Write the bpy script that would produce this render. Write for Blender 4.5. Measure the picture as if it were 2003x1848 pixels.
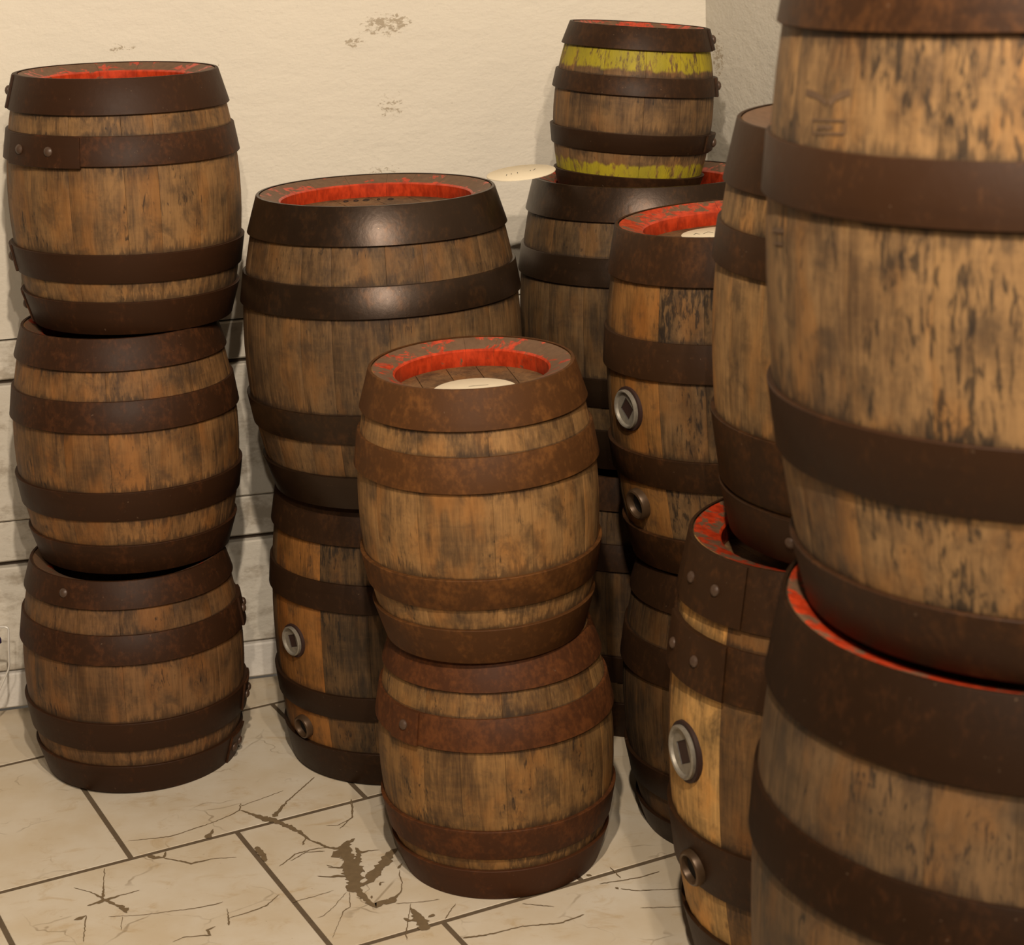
import bpy, math, random
from mathutils import Matrix, Vector

# ------------------------------------------------------------------ scene
for o in list(bpy.data.objects):
    bpy.data.objects.remove(o, do_unlink=True)
scene = bpy.context.scene
COL = scene.collection

# ------------------------------------------------------------------ camera
EYE = Vector((0.0, 0.0, 1.5657))
PITCH, ROLL, FPX = math.radians(17.162), math.radians(-2.363), 3827.7
fwd = Vector((0, math.cos(PITCH), -math.sin(PITCH)))
rt0 = Vector((1, 0, 0))
up0 = rt0.cross(fwd)
rt = math.cos(ROLL) * rt0 + math.sin(ROLL) * up0
up = -math.sin(ROLL) * rt0 + math.cos(ROLL) * up0
cam_data = bpy.data.cameras.new('camera')
cam = bpy.data.objects.new('camera', cam_data)
COL.objects.link(cam)
bk = -fwd
cam.matrix_world = Matrix(((rt.x, up.x, bk.x, EYE.x), (rt.y, up.y, bk.y, EYE.y), (rt.z, up.z, bk.z, EYE.z), (0, 0, 0, 1)))
cam_data.sensor_width = 36.0
cam_data.lens = FPX / 2003.0 * 36.0
cam_data.clip_start = 0.05
cam_data.dof.use_dof = True
cam_data.dof.focus_distance = 3.35
cam_data.dof.aperture_fstop = 7.5
scene.camera = cam

# ------------------------------------------------------------------ world, lamps, exposure
world = bpy.data.worlds.new('cellar_air')
scene.world = world
world.use_nodes = True
wbg = world.node_tree.nodes['Background']
wbg.inputs['Color'].default_value = (1.0, 0.82, 0.62, 1)
wbg.inputs['Strength'].default_value = 0.05

LAMPS = [((-0.06, 0.90, 2.65), 150.0, 0.03),     # ceiling spot over the aisle
         ((0.40, 0.80, 2.70), 55.0, 0.03),        # its weaker neighbour
         ((0.02, -1.4, 3.25), 130.0, 0.03),       # two unseen fill lamps behind the viewer, to brighten the front faces
         ((0.60, -1.4, 3.25), 130.0, 0.03)]
for i, (loc, watt, rad) in enumerate(LAMPS):
    ld = bpy.data.lights.new('ceiling_or_fill_lamp', 'POINT')
    ld.energy = watt
    ld.color = (1.0, 0.85, 0.68)
    ld.shadow_soft_size = rad
    lo = bpy.data.objects.new('ceiling_or_fill_lamp', ld)
    COL.objects.link(lo)
    lo.location = loc

vs = scene.view_settings
vs.view_transform = 'Standard'
vs.look = 'None'
vs.gamma = 1.0
vs.use_curve_mapping = False
vs.exposure = 0.46
scene.display_settings.display_device = 'sRGB'

# ------------------------------------------------------------------ helpers
def mesh_obj(name, verts, faces, mats, parent=None, smooth=True, mids=None, auto=None):
    me = bpy.data.meshes.new(name)
    me.from_pydata(verts, [], faces)
    for m in mats:
        me.materials.append(m)
    if mids is not None:
        me.polygons.foreach_set('material_index', mids)
    if smooth:
        me.polygons.foreach_set('use_smooth', [True] * len(me.polygons))
    me.update()
    if auto is not None:
        me.set_sharp_from_angle(angle=math.radians(auto))
    ob = bpy.data.objects.new(name, me)
    COL.objects.link(ob)
    if parent is not None:
        ob.parent = parent
    return ob

def tag(o, label=None, cat=None, group=None, kind=None):
    if label: o['label'] = label
    if cat: o['category'] = cat
    if group: o['group'] = group
    if kind: o['kind'] = kind
    return o

def empty(name, mat):
    e = bpy.data.objects.new(name, None)
    e.empty_display_size = 0.1
    COL.objects.link(e)
    e.matrix_world = mat
    return e

class NT:
    """tiny node-graph builder"""
    def __init__(self, name):
        self.mat = bpy.data.materials.new(name)
        self.mat.use_nodes = True
        self.t = self.mat.node_tree
        self.bsdf = self.t.nodes['Principled BSDF']
        tc = self.t.nodes.new('ShaderNodeTexCoord')
        self.co = tc.outputs['Object']
    def put(self, sock, v):
        if isinstance(v, bpy.types.NodeSocket):
            self.t.links.new(v, sock)
        elif isinstance(v, (tuple, list)) and len(v) == 3 and sock.type == 'RGBA':
            sock.default_value = (*v, 1)
        else:
            sock.default_value = v
    def math(self, op, a, b=0.0, c=None, clamp=False):
        n = self.t.nodes.new('ShaderNodeMath'); n.operation = op; n.use_clamp = clamp
        self.put(n.inputs[0], a); self.put(n.inputs[1], b)
        if c is not None: self.put(n.inputs[2], c)
        return n.outputs[0]
    def vmul(self, v, s):
        n = self.t.nodes.new('ShaderNodeVectorMath'); n.operation = 'MULTIPLY'
        self.put(n.inputs[0], v); n.inputs[1].default_value = s
        return n.outputs[0]
    def vadd(self, v, s):
        n = self.t.nodes.new('ShaderNodeVectorMath'); n.operation = 'ADD'
        self.put(n.inputs[0], v); self.put(n.inputs[1], s)
        return n.outputs[0]
    def sep(self, v):
        n = self.t.nodes.new('ShaderNodeSeparateXYZ'); self.put(n.inputs[0], v)
        return n.outputs
    def noise(self, v, scale, detail=4.0, rough=0.55, dist=0.0):
        n = self.t.nodes.new('ShaderNodeTexNoise')
        self.put(n.inputs['Vector'], v)
        n.inputs['Scale'].default_value = scale; n.inputs['Detail'].default_value = detail
        n.inputs['Roughness'].default_value = rough; n.inputs['Distortion'].default_value = dist
        return n.outputs['Fac']
    def ramp(self, f, lo, hi):
        n = self.t.nodes.new('ShaderNodeMapRange'); n.interpolation_type = 'SMOOTHSTEP'
        self.put(n.inputs['Value'], f)
        n.inputs['From Min'].default_value = lo; n.inputs['From Max'].default_value = hi
        return n.outputs['Result']
    def mix(self, f, a, b, mode='MIX'):
        n = self.t.nodes.new('ShaderNodeMix'); n.data_type = 'RGBA'; n.blend_type = mode
        self.put(n.inputs[0], f); self.put(n.inputs[6], a); self.put(n.inputs[7], b)
        return n.outputs[2]
    def rnd(self):
        return self.t.nodes.new('ShaderNodeObjectInfo').outputs['Random']
    def bump(self, h, strength, dist):
        n = self.t.nodes.new('ShaderNodeBump')
        n.inputs['Strength'].default_value = strength; n.inputs['Distance'].default_value = dist
        self.put(n.inputs['Height'], h)
        self.t.links.new(n.outputs['Normal'], self.bsdf.inputs['Normal'])
    def out(self, col, rough=0.6, metal=0.0, spec=0.4):
        self.put(self.bsdf.inputs['Base Color'], col)
        self.put(self.bsdf.inputs['Roughness'], rough)
        self.put(self.bsdf.inputs['Metallic'], metal)
        self.put(self.bsdf.inputs['Specular IOR Level'], spec)
        return self.mat

# ------------------------------------------------------------------ materials
def wood_mat(name, light, dark, stain, edges=(), halo=0.5, bands=(), coarse=1.0):
    """weathered oak: fibres along z, tint per stave, black checks, iron staining beside the hoops"""
    light = (light[0] * 0.98, light[1] * 0.86, light[2] * 0.60)
    dark = (dark[0] * 0.80, dark[1] * 0.74, dark[2] * 0.56)
    g = NT(name)
    rnd = g.rnd()
    off = g.t.nodes.new('ShaderNodeCombineXYZ')
    for k, m in enumerate((13.0, 7.0, 5.0)):
        g.put(off.inputs[k], g.math('MULTIPLY', rnd, m))
    co = g.vadd(g.co, off.outputs[0])
    fine = g.noise(g.vmul(co, (150 * coarse, 150 * coarse, 11)), 1.5, 4, 0.6)
    mid = g.noise(g.vmul(co, (55 * coarse, 55 * coarse, 7)), 1.3, 4, 0.6, 0.5)
    blot = g.noise(g.vmul(g.co, (8, 8, 7)), 1.6, 6, 0.62)
    wide = g.noise(g.vmul(g.co, (3, 3, 2.5)), 1.5, 2)
    scr = g.noise(g.vmul(g.co, (6, 6, 70)), 2.0, 3, 0.6)
    v = g.math('ADD', g.math('MULTIPLY', fine, 0.36), g.math('MULTIPLY', mid, 0.34))
    v = g.math('ADD', v, g.math('MULTIPLY', blot, 0.62))
    v = g.math('ADD', v, g.math('MULTIPLY', wide, 0.25))
    v = g.math('ADD', v, g.math('MULTIPLY', scr, 0.10))
    v = g.math('ADD', v, g.math('MULTIPLY', g.math('SUBTRACT', rnd, 0.5), 0.09))
    c = g.mix(g.ramp(v, 0.62, 1.02), dark, light)
    warm = g.ramp(g.noise(g.vmul(co, (9, 9, 4)), 2.0, 3), 0.46, 0.70)
    c = g.mix(g.math('MULTIPLY', warm, 0.55), c, (light[0] * 1.10, light[1] * 0.86, light[2] * 0.55))
    dn = g.noise(g.vmul(g.co, (17, 17, 13)), 1.5, 6, 0.68, 0.4)
    c = g.mix(g.math('MULTIPLY', g.ramp(dn, 0.47, 0.70), 0.62), c, (0.040, 0.026, 0.016))
    ps = g.ramp(g.noise(g.vmul(g.co, (11, 11, 60)), 1.5, 5, 0.7), 0.60, 0.78)
    c = g.mix(g.math('MULTIPLY', ps, 0.30), c, (light[0] * 1.3, light[1] * 1.3, light[2] * 1.3))
    z = g.sep(g.co)[2]
    if edges:
        d = None
        for e in edges:
            k = g.math('ABSOLUTE', g.math('SUBTRACT', z, e))
            d = k if d is None else g.math('MINIMUM', d, k)
        w = g.noise(g.vmul(g.co, (85, 85, 9)), 1.6, 5, 0.65)
        patch = g.ramp(g.noise(g.vmul(g.co, (5, 5, 3)), 1.5, 2), 0.44, 0.68)
        lim = g.math('MULTIPLY', g.math('MULTIPLY', g.ramp(w, 0.36, 0.74), patch), 0.075)
        hz = g.math('SUBTRACT', 1.0, g.math('DIVIDE', d, g.math('ADD', lim, 0.002)), clamp=True)
        c = g.mix(g.math('MULTIPLY', g.ramp(hz, 0.0, 1.0), halo), c, (0.022, 0.013, 0.009))
    if stain > 0:
        st = g.noise(g.vmul(co, (150 * coarse, 150 * coarse, 34 * coarse)), 1.2, 4, 0.58, 0.6)
        area = g.noise(g.vmul(g.co, (9, 9, 6)), 1.4, 3)
        sv = g.math('ADD', st, g.math('MULTIPLY', area, 0.75))
        c = g.mix(g.math('MULTIPLY', g.ramp(sv, 1.08 - 0.20 * stain, 1.24 - 0.20 * stain), 0.80), c, (0.013, 0.010, 0.008))
    for (z0, z1) in bands:
        ed = g.math('MULTIPLY', g.math('SUBTRACT', g.noise(g.vmul(g.co, (40, 40, 3)), 1.5, 4), 0.5), 0.022)
        zz = g.math('ADD', z, ed)
        inb = g.math('MULTIPLY', g.ramp(zz, z0 - 0.003, z0 + 0.003), g.math('SUBTRACT', 1.0, g.ramp(zz, z1 - 0.003, z1 + 0.003)))
        wear = g.ramp(g.noise(g.vmul(g.co, (60, 60, 14)), 1.7, 5, 0.7), 0.36, 0.52)
        yel = g.mix(g.noise(g.vmul(g.co, (14, 14, 10)), 2, 4), (0.44, 0.34, 0.012), (0.19, 0.17, 0.016))
        c = g.mix(g.math('MULTIPLY', inb, g.math('MULTIPLY', wear, 0.95)), c, yel)
    g.bump(g.math('ADD', fine, g.math('MULTIPLY', mid, 0.8)), 0.5, 0.0016)
    return g.out(c, g.math('ADD', 0.50, g.math('MULTIPLY', blot, 0.3)), 0.0, 0.28)

def paint_mat(name, wear, wood=(0.185, 0.098, 0.050), red=(0.56, 0.050, 0.012)):
    g = NT(name)
    n1 = g.noise(g.vmul(g.co, (22, 22, 22)), 1.4, 5, 0.66, 0.5)
    n2 = g.noise(g.vmul(g.co, (60, 60, 30)), 1.5, 3, 0.6)
    wd = g.mix(n2, (wood[0] * 0.45, wood[1] * 0.45, wood[2] * 0.45), wood)
    rd = g.mix(g.ramp(n2, 0.3, 0.7), (red[0] * 0.55, red[1] * 0.5, red[2] * 0.5), red)
    m = g.ramp(n1, wear - 0.035, wear + 0.035)
    c = g.mix(m, wd, rd)
    g.bump(g.math('ADD', n1, n2), 0.35, 0.001)
    return g.out(c, g.math('SUBTRACT', 0.62, g.math('MULTIPLY', m, 0.27)), 0.0, 0.45)

def hoop_mat(name, base, rust, amount, rough=0.5, metal=0.25, spec=0.16):
    base = (base[0] * 0.72, base[1] * 0.55, base[2] * 0.38)
    rust = (rust[0] * 0.80, rust[1] * 0.62, rust[2] * 0.42)
    g = NT(name)
    rnd = g.rnd()
    n1 = g.noise(g.vmul(g.co, (16, 16, 16)), 1.6, 6, 0.65)
    n2 = g.noise(g.vmul(g.co, (85, 85, 60)), 1.5, 4, 0.6)
    n3 = g.noise(g.vmul(g.co, (4, 4, 30)), 1.6, 3)
    v = g.math('ADD', g.math('MULTIPLY', n1, 0.6), g.math('MULTIPLY', n2, 0.5))
    v = g.math('ADD', v, g.math('MULTIPLY', g.math('SUBTRACT', rnd, 0.5), 0.14))
    c = g.mix(g.ramp(v, 0.66 - 0.28 * amount, 0.86 - 0.20 * amount), base, rust)
    c = g.mix(g.math('MULTIPLY', g.ramp(n3, 0.55, 0.8), 0.35), c, (base[0] * 0.5, base[1] * 0.5, base[2] * 0.55))
    fleck = g.ramp(g.noise(g.vmul(g.co, (120, 120, 120)), 1.2, 2), 0.72, 0.78)
    c = g.mix(g.math('MULTIPLY', fleck, 0.35), c, (0.20, 0.13, 0.08))
    g.bump(v, 0.35, 0.0012)
    r = g.math('ADD', rough - 0.10, g.math('MULTIPLY', n1, 0.22))
    return g.out(c, r, metal, spec)

def plain_mat(name, col, rough=0.6, metal=0.0, var=0.25, scale=30, spec=0.4):
    g = NT(name)
    n = g.noise(g.vmul(g.co, (scale, scale, scale)), 1.0, 4)
    c = g.mix(n, tuple(x * (1 - var) for x in col), tuple(min(1, x * (1 + var)) for x in col))
    g.bump(n, 0.2, 0.0006)
    return g.out(c, rough, metal, spec)

def plaster_mat(name, col, patches, dirt=0.0):
    g = NT(name)
    big = g.noise(g.vmul(g.co, (1.3, 1.3, 1.3)), 1.5, 3)
    grit = g.noise(g.vmul(g.co, (70, 70, 70)), 1.5, 5, 0.6)
    und = g.noise(g.vmul(g.co, (11, 11, 20)), 1.5, 4, 0.6)
    c = g.mix(big, tuple(x * 0.95 for x in col), col)
    x, y, z = g.sep(g.co)
    pn = g.noise(g.vmul(g.co, (48, 48, 85)), 1.4, 6, 0.74, 0.4)
    tot = None
    for (px, pz, rx, rz, s) in patches:
        u = g.math('DIVIDE', g.math('SUBTRACT', x, px), rx)
        w = g.math('DIVIDE', g.math('SUBTRACT', z, pz), rz)
        d = g.math('ADD', g.math('MULTIPLY', u, u), g.math('MULTIPLY', w, w))
        m = g.math('MULTIPLY', g.math('SUBTRACT', 1.0, d, clamp=True), s)
        tot = m if tot is None else g.math('MAXIMUM', tot, m)
    if tot is not None:
        pm = g.ramp(g.math('ADD', pn, g.math('MULTIPLY', tot, 0.34)), 0.76, 0.82)
        pm = g.math('MULTIPLY', pm, g.ramp(tot, 0.02, 0.2))
        c = g.mix(g.math('MULTIPLY', pm, 0.75), c, (0.33, 0.26, 0.17))
    if dirt > 0:
        dn = g.noise(g.vmul(g.co, (7, 7, 13)), 1.6, 6, 0.68)
        c = g.mix(g.math('MULTIPLY', g.ramp(dn, 0.62 - 0.18 * dirt, 0.80 - 0.18 * dirt), 0.62), c, (0.30, 0.24, 0.17))
    h = g.math('ADD', g.math('MULTIPLY', grit, 0.30), g.math('MULTIPLY', und, 0.9))
    g.bump(h, 0.6, 0.006)
    return g.out(c, 0.85, 0.0, 0.2)

def tile_mat():
    g = NT('floor_tile_stone')
    rnd = g.rnd()
    off = g.t.nodes.new('ShaderNodeCombineXYZ')
    g.put(off.inputs[0], g.math('MULTIPLY', rnd, 9.0)); g.put(off.inputs[1], g.math('MULTIPLY', rnd, 17.0))
    co = g.vadd(g.co, off.outputs[0])
    cl = g.noise(g.vmul(co, (5, 5, 1)), 1.5, 5, 0.6)
    c = g.mix(g.ramp(cl, 0.3, 0.7), (0.60, 0.50, 0.36), (0.66, 0.585, 0.47))
    oc = g.noise(g.vmul(co, (9, 14, 1)), 1.5, 6, 0.7, 0.8)
    c = g.mix(g.math('MULTIPLY', g.ramp(oc, 0.52, 0.72), 0.50), c, (0.47, 0.32, 0.15))
    vo = g.t.nodes.new('ShaderNodeTexVoronoi'); vo.feature = 'DISTANCE_TO_EDGE'
    wv = g.vadd(g.vmul(co, (7, 9, 1)), g.noise(g.vmul(co, (9, 9, 1)), 1.0, 3))
    g.put(vo.inputs['Vector'], wv); vo.inputs['Scale'].default_value = 1.0
    hair = g.math('SUBTRACT', 1.0, g.ramp(vo.outputs['Distance'], 0.004, 0.020))
    hair = g.math('MULTIPLY', hair, g.ramp(g.noise(g.vmul(co, (6, 6, 1)), 1.3, 3), 0.50, 0.66))
    c = g.mix(g.math('MULTIPLY', hair, 0.55), c, (0.22, 0.15, 0.08))
    sp = g.ramp(g.noise(g.vmul(co, (75, 75, 1)), 1.2, 2), 0.74, 0.80)
    c = g.mix(g.math('MULTIPLY', sp, 0.5), c, (0.25, 0.16, 0.08))
    g.bump(g.math('SUBTRACT', cl, hair), 0.2, 0.001)
    return g.out(c, g.math('ADD', 0.40, g.math('MULTIPLY', cl, 0.2)), 0.0, 0.35)

# ------------------------------------------------------------------ the cellar: floor, walls
CORNER = Vector((0.418, 3.931, 0.0))
BDIR = Vector((0.9756, 0.2196, 0.0)).normalized()      # along the back wall, to the right
BN = Vector((BDIR.y, -BDIR.x, 0.0))                    # into the room
RDIR = Vector((0.30, -0.954, 0.0)).normalized()        # along the right wall, towards the viewer
RN = Vector((RDIR.y, -RDIR.x, 0.0))                    # into the room (to the left)

def frame(o, x, y):
    z = Vector((0, 0, 1))
    return Matrix(((x.x, y.x, z.x, o.x), (x.y, y.y, z.y, o.y), (x.z, y.z, z.z, o.z), (0, 0, 0, 1)))

def box_vf(x0, x1, y0, y1, z0, z1, b=0.0):
    v, f = [], []
    if b <= 0:
        v = [(x0, y0, z0), (x1, y0, z0), (x1, y1, z0), (x0, y1, z0), (x0, y0, z1), (x1, y0, z1), (x1, y1, z1), (x0, y1, z1)]
        f = [(0, 3, 2, 1), (4, 5, 6, 7), (0, 1, 5, 4), (1, 2, 6, 5), (2, 3, 7, 6), (3, 0, 4, 7)]
        return v, f
    # front face (y0 side) chamfered
    v = [(x0, y1, z0), (x1, y1, z0), (x1, y1, z1), (x0, y1, z1),
         (x0, y0 + b, z0), (x1, y0 + b, z0), (x1, y0 + b, z1), (x0, y0 + b, z1),
         (x0 + b, y0, z0 + b), (x1 - b, y0, z0 + b), (x1 - b, y0, z1 - b), (x0 + b, y0, z1 - b)]
    f = [(0, 1, 2, 3)]
    for k in range(4):
        n = (k + 1) % 4
        f.append((k, 4 + k, 4 + n, n)); f.append((4 + k, 8 + k, 8 + n, 4 + n))
    f.append((8, 11, 10, 9))
    return v, [tuple(reversed(q)) for q in f]

m_plaster = plaster_mat('cream_plaster', (0.74, 0.68, 0.575),
    [(-1.135, 1.278, 0.05, 0.014, 0.8), (-0.635, 1.292, 0.085, 0.032, 1.0), (-0.70, 1.262, 0.05, 0.022, 0.75),
     (-0.635, 1.140, 0.045, 0.045, 0.75), (-0.97, 1.235, 0.05, 0.01, 0.6), (-0.66, 1.016, 0.07, 0.02, 0.75), (-0.52, 1.14, 0.09, 0.015, 0.5)])
m_plaster_r = plaster_mat('shaded_cream_plaster', (0.66, 0.62, 0.535),  # greyer copy of the cream plaster; grazing light is put into the colour
    [(0.06, 1.20, 0.05, 0.07, 0.9), (0.02, 1.05, 0.04, 0.06, 0.7), (0.13, 0.98, 0.06, 0.05, 0.8)])
m_dado = plaster_mat('stained_whitewash', (0.68, 0.63, 0.54), [], dirt=0.80)
m_dado_white = plaster_mat('white_skirting_stone', (0.76, 0.72, 0.66), [], dirt=0.2)
m_joint = plain_mat('dark_joint', (0.085, 0.062, 0.045), 0.9)
m_tile = tile_mat()
m_grout = plain_mat('brown_grout', (0.125, 0.088, 0.052), 0.9, 0, 0.3, 60)
m_crack = plain_mat('crack_dirt', (0.175, 0.120, 0.062), 0.9, 0, 0.25, 90)

# back wall: plain plaster above, a dado of whitewashed stone courses below
v, f = box_vf(-2.6, 0.06, 0.012, 0.16, 0.0, 2.9)
wall_back = mesh_obj('wall_back', v, f, [m_joint], smooth=False)
wall_back.matrix_world = frame(CORNER, BDIR, -BN)
tag(wall_back, kind='structure')
random.seed(4)
def sheet(name, x0, x1, z0, z1, y, mat, parent, nx, nz, amp):
    """slightly uneven plaster skin standing proud of the wall core"""
    vs_, fs_ = [], []
    for j in range(nz + 1):
        for i in range(nx + 1):
            x = x0 + (x1 - x0) * i / nx; z = z0 + (z1 - z0) * j / nz
            d = amp * (math.sin(5.1 * x + 1.3 * math.sin(4 * z)) + 0.6 * math.sin(8.7 * z + 2.1 * x))
            vs_.append((x, y + d, z))
    for j in range(nz):
        for i in range(nx):
            a = j * (nx + 1) + i
            fs_.append((a, a + 1, a + nx + 2, a + nx + 1))
    n0 = len(vs_)
    # back rim so that the skin has thickness
    rim = [i for i in range(nx + 1)] + [(j + 1) * (nx + 1) - 1 for j in range(1, nz + 1)] + \
          [nz * (nx + 1) + i for i in range(nx - 1, -1, -1)] + [j * (nx + 1) for j in range(nz - 1, 0, -1)]
    for k in rim:
        vs_.append((vs_[k][0], 0.012, vs_[k][2]))
    for k in range(len(rim)):
        n = (k + 1) % len(rim)
        fs_.append((rim[k], n0 + k, n0 + n, rim[n]))
    return mesh_obj(name, vs_, fs_, [mat], parent, True, auto=35)
sheet('plaster', -2.6, 0.06, 0.752, 2.9, 0.0, m_plaster, wall_back, 40, 30, 0.0012)
courses = [(0.674, 0.748, -0.004, m_dado, 0.62), (0.395, 0.664, -0.010, m_dado, 0.71), (0.312, 0.392, -0.007, m_dado, 0.66),
           (0.086, 0.300, -0.009, m_dado, 0.58), (0.010, 0.082, -0.016, m_dado_white, 0.60)]
for ci, (z0, z1, y, mt, ln) in enumerate(courses):
    x = -2.6 - 0.13 * ci
    while x < 0.05:
        a, b = max(x, -2.6), min(x + ln, 0.055)
        if b - a > 0.03:
            v, f = box_vf(a + 0.0015, b - 0.0015, y, 0.02, z0, z1, 0.003)
            mesh_obj('stone_block', v, f, [mt], wall_back, False)
        x += ln

v, f = box_vf(0.03, 3.9, 0.012, 0.16, 0.0, 2.9)
wall_right = mesh_obj('wall_right', v, f, [m_joint], smooth=False)
# local x runs towards the viewer; local -y faces the room
wall_right.matrix_world = Matrix(((RDIR.x, -RN.x, 0, CORNER.x), (RDIR.y, -RN.y, 0, CORNER.y), (0, 0, 1, 0), (0, 0, 0, 1)))
tag(wall_right, kind='structure')
sheet('plaster', 0.0, 3.9, 0.752, 2.9, 0.0, m_plaster_r, wall_right, 50, 30, 0.0012)
for ci, (z0, z1, y, mt, ln) in enumerate(courses):
    x = 0.02
    k = 0
    while x < 3.85:
        b = min(x + ln - (0.2 * ci % 0.5 if k == 0 else 0), 3.9)
        v, f = box_vf(x + 0.0015, b - 0.0015, y, 0.02, z0, z1, 0.003)
        mesh_obj('stone_block', v, f, [mt], wall_right, False)
        x = b; k += 1

# floor: grout bed with square stone tiles laid in staggered rows
TH = 0.45768
TD = Vector((math.cos(TH), math.sin(TH))); TNV = Vector((-math.sin(TH), math.cos(TH)))
def clip(poly, n, c):                       # keep n.p <= c
    out = []
    for i in range(len(poly)):
        a, b = poly[i], poly[(i + 1) % len(poly)]
        da, db = n.dot(a) - c, n.dot(b) - c
        if da <= 0: out.append(a)
        if da * db < 0: out.append(a + (b - a) * (da / (da - db)))
    return out
HALF = [(Vector((-BN.x, -BN.y)), -(BN.x * CORNER.x + BN.y * CORNER.y) - 0.0002),
        (Vector((-RN.x, -RN.y)), -(RN.x * CORNER.x + RN.y * CORNER.y) - 0.0002)]
room = [Vector((-2.15, 0.2)), Vector((1.8, 0.2)), Vector((1.8, 4.4)), Vector((-2.15, 4.4))]
for n, c in HALF: room = clip(room, n, c)
fv = [(p.x, p.y, -0.0009) for p in room] + [(p.x, p.y, -0.08) for p in room]
k = len(room)
ff = [tuple(range(k)), tuple(range(2 * k - 1, k - 1, -1))] + [(i, k + i, k + (i + 1) % k, (i + 1) % k) for i in range(k)]
floor = mesh_obj('floor', fv, ff, [m_grout], smooth=False)
tag(floor, kind='structure')
ROWS = [3.895, 3.433, 2.951, 2.494, 2.035, 1.575, 1.115, 0.655, 0.20]
OFFS = [0.93, 0.711, 0.897, 1.076, 0.86, 1.02, 0.80, 0.95]
TL, GAP = 0.428, 0.0050
tiles = []
for r in range(len(ROWS) - 1):
    n1, n0 = ROWS[r] - GAP, ROWS[r + 1] + GAP
    for kx in range(-7, 7):
        d0 = OFFS[r] + kx * TL + GAP * 0.9; d1 = OFFS[r] + (kx + 1) * TL - GAP * 0.9
        poly = [TD * a + TNV * b for a, b in ((d0, n0), (d1, n0), (d1, n1), (d0, n1))]
        for n, c in HALF + [(Vector((-1, 0)), 2.1), (Vector((1, 0)), 1.75), (Vector((0, -1)), -0.25)]:
            if len(poly) >= 3: poly = clip(poly, n, c)
        if len(poly) < 3: continue
        ar = sum(poly[i].x * poly[(i + 1) % len(poly)].y - poly[(i + 1) % len(poly)].x * poly[i].y for i in range(len(poly))) / 2
        if ar < 0.002: continue
        ctr = sum(poly, Vector((0, 0))) / len(poly)
        k = len(poly)
        inner = [p + (ctr - p).normalized() * 0.0012 for p in poly]
        vv = [(p.x, p.y, 0.0) for p in inner] + [(p.x, p.y, -0.0007) for p in poly] + [(p.x, p.y, -0.012) for p in poly]
        fc = [tuple(range(k))]
        for i in range(k):
            j = (i + 1) % k
            fc.append((i, k + i, k + j, j)); fc.append((k + i, 2 * k + i, 2 * k + j, k + j))
        t = mesh_obj('tile', vv, fc, [m_tile], floor, False)
        tiles.append((ctr, poly, t))
def tile_at(p):
    return min(tiles, key=lambda q: (q[0] - p).length)[2]

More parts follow.
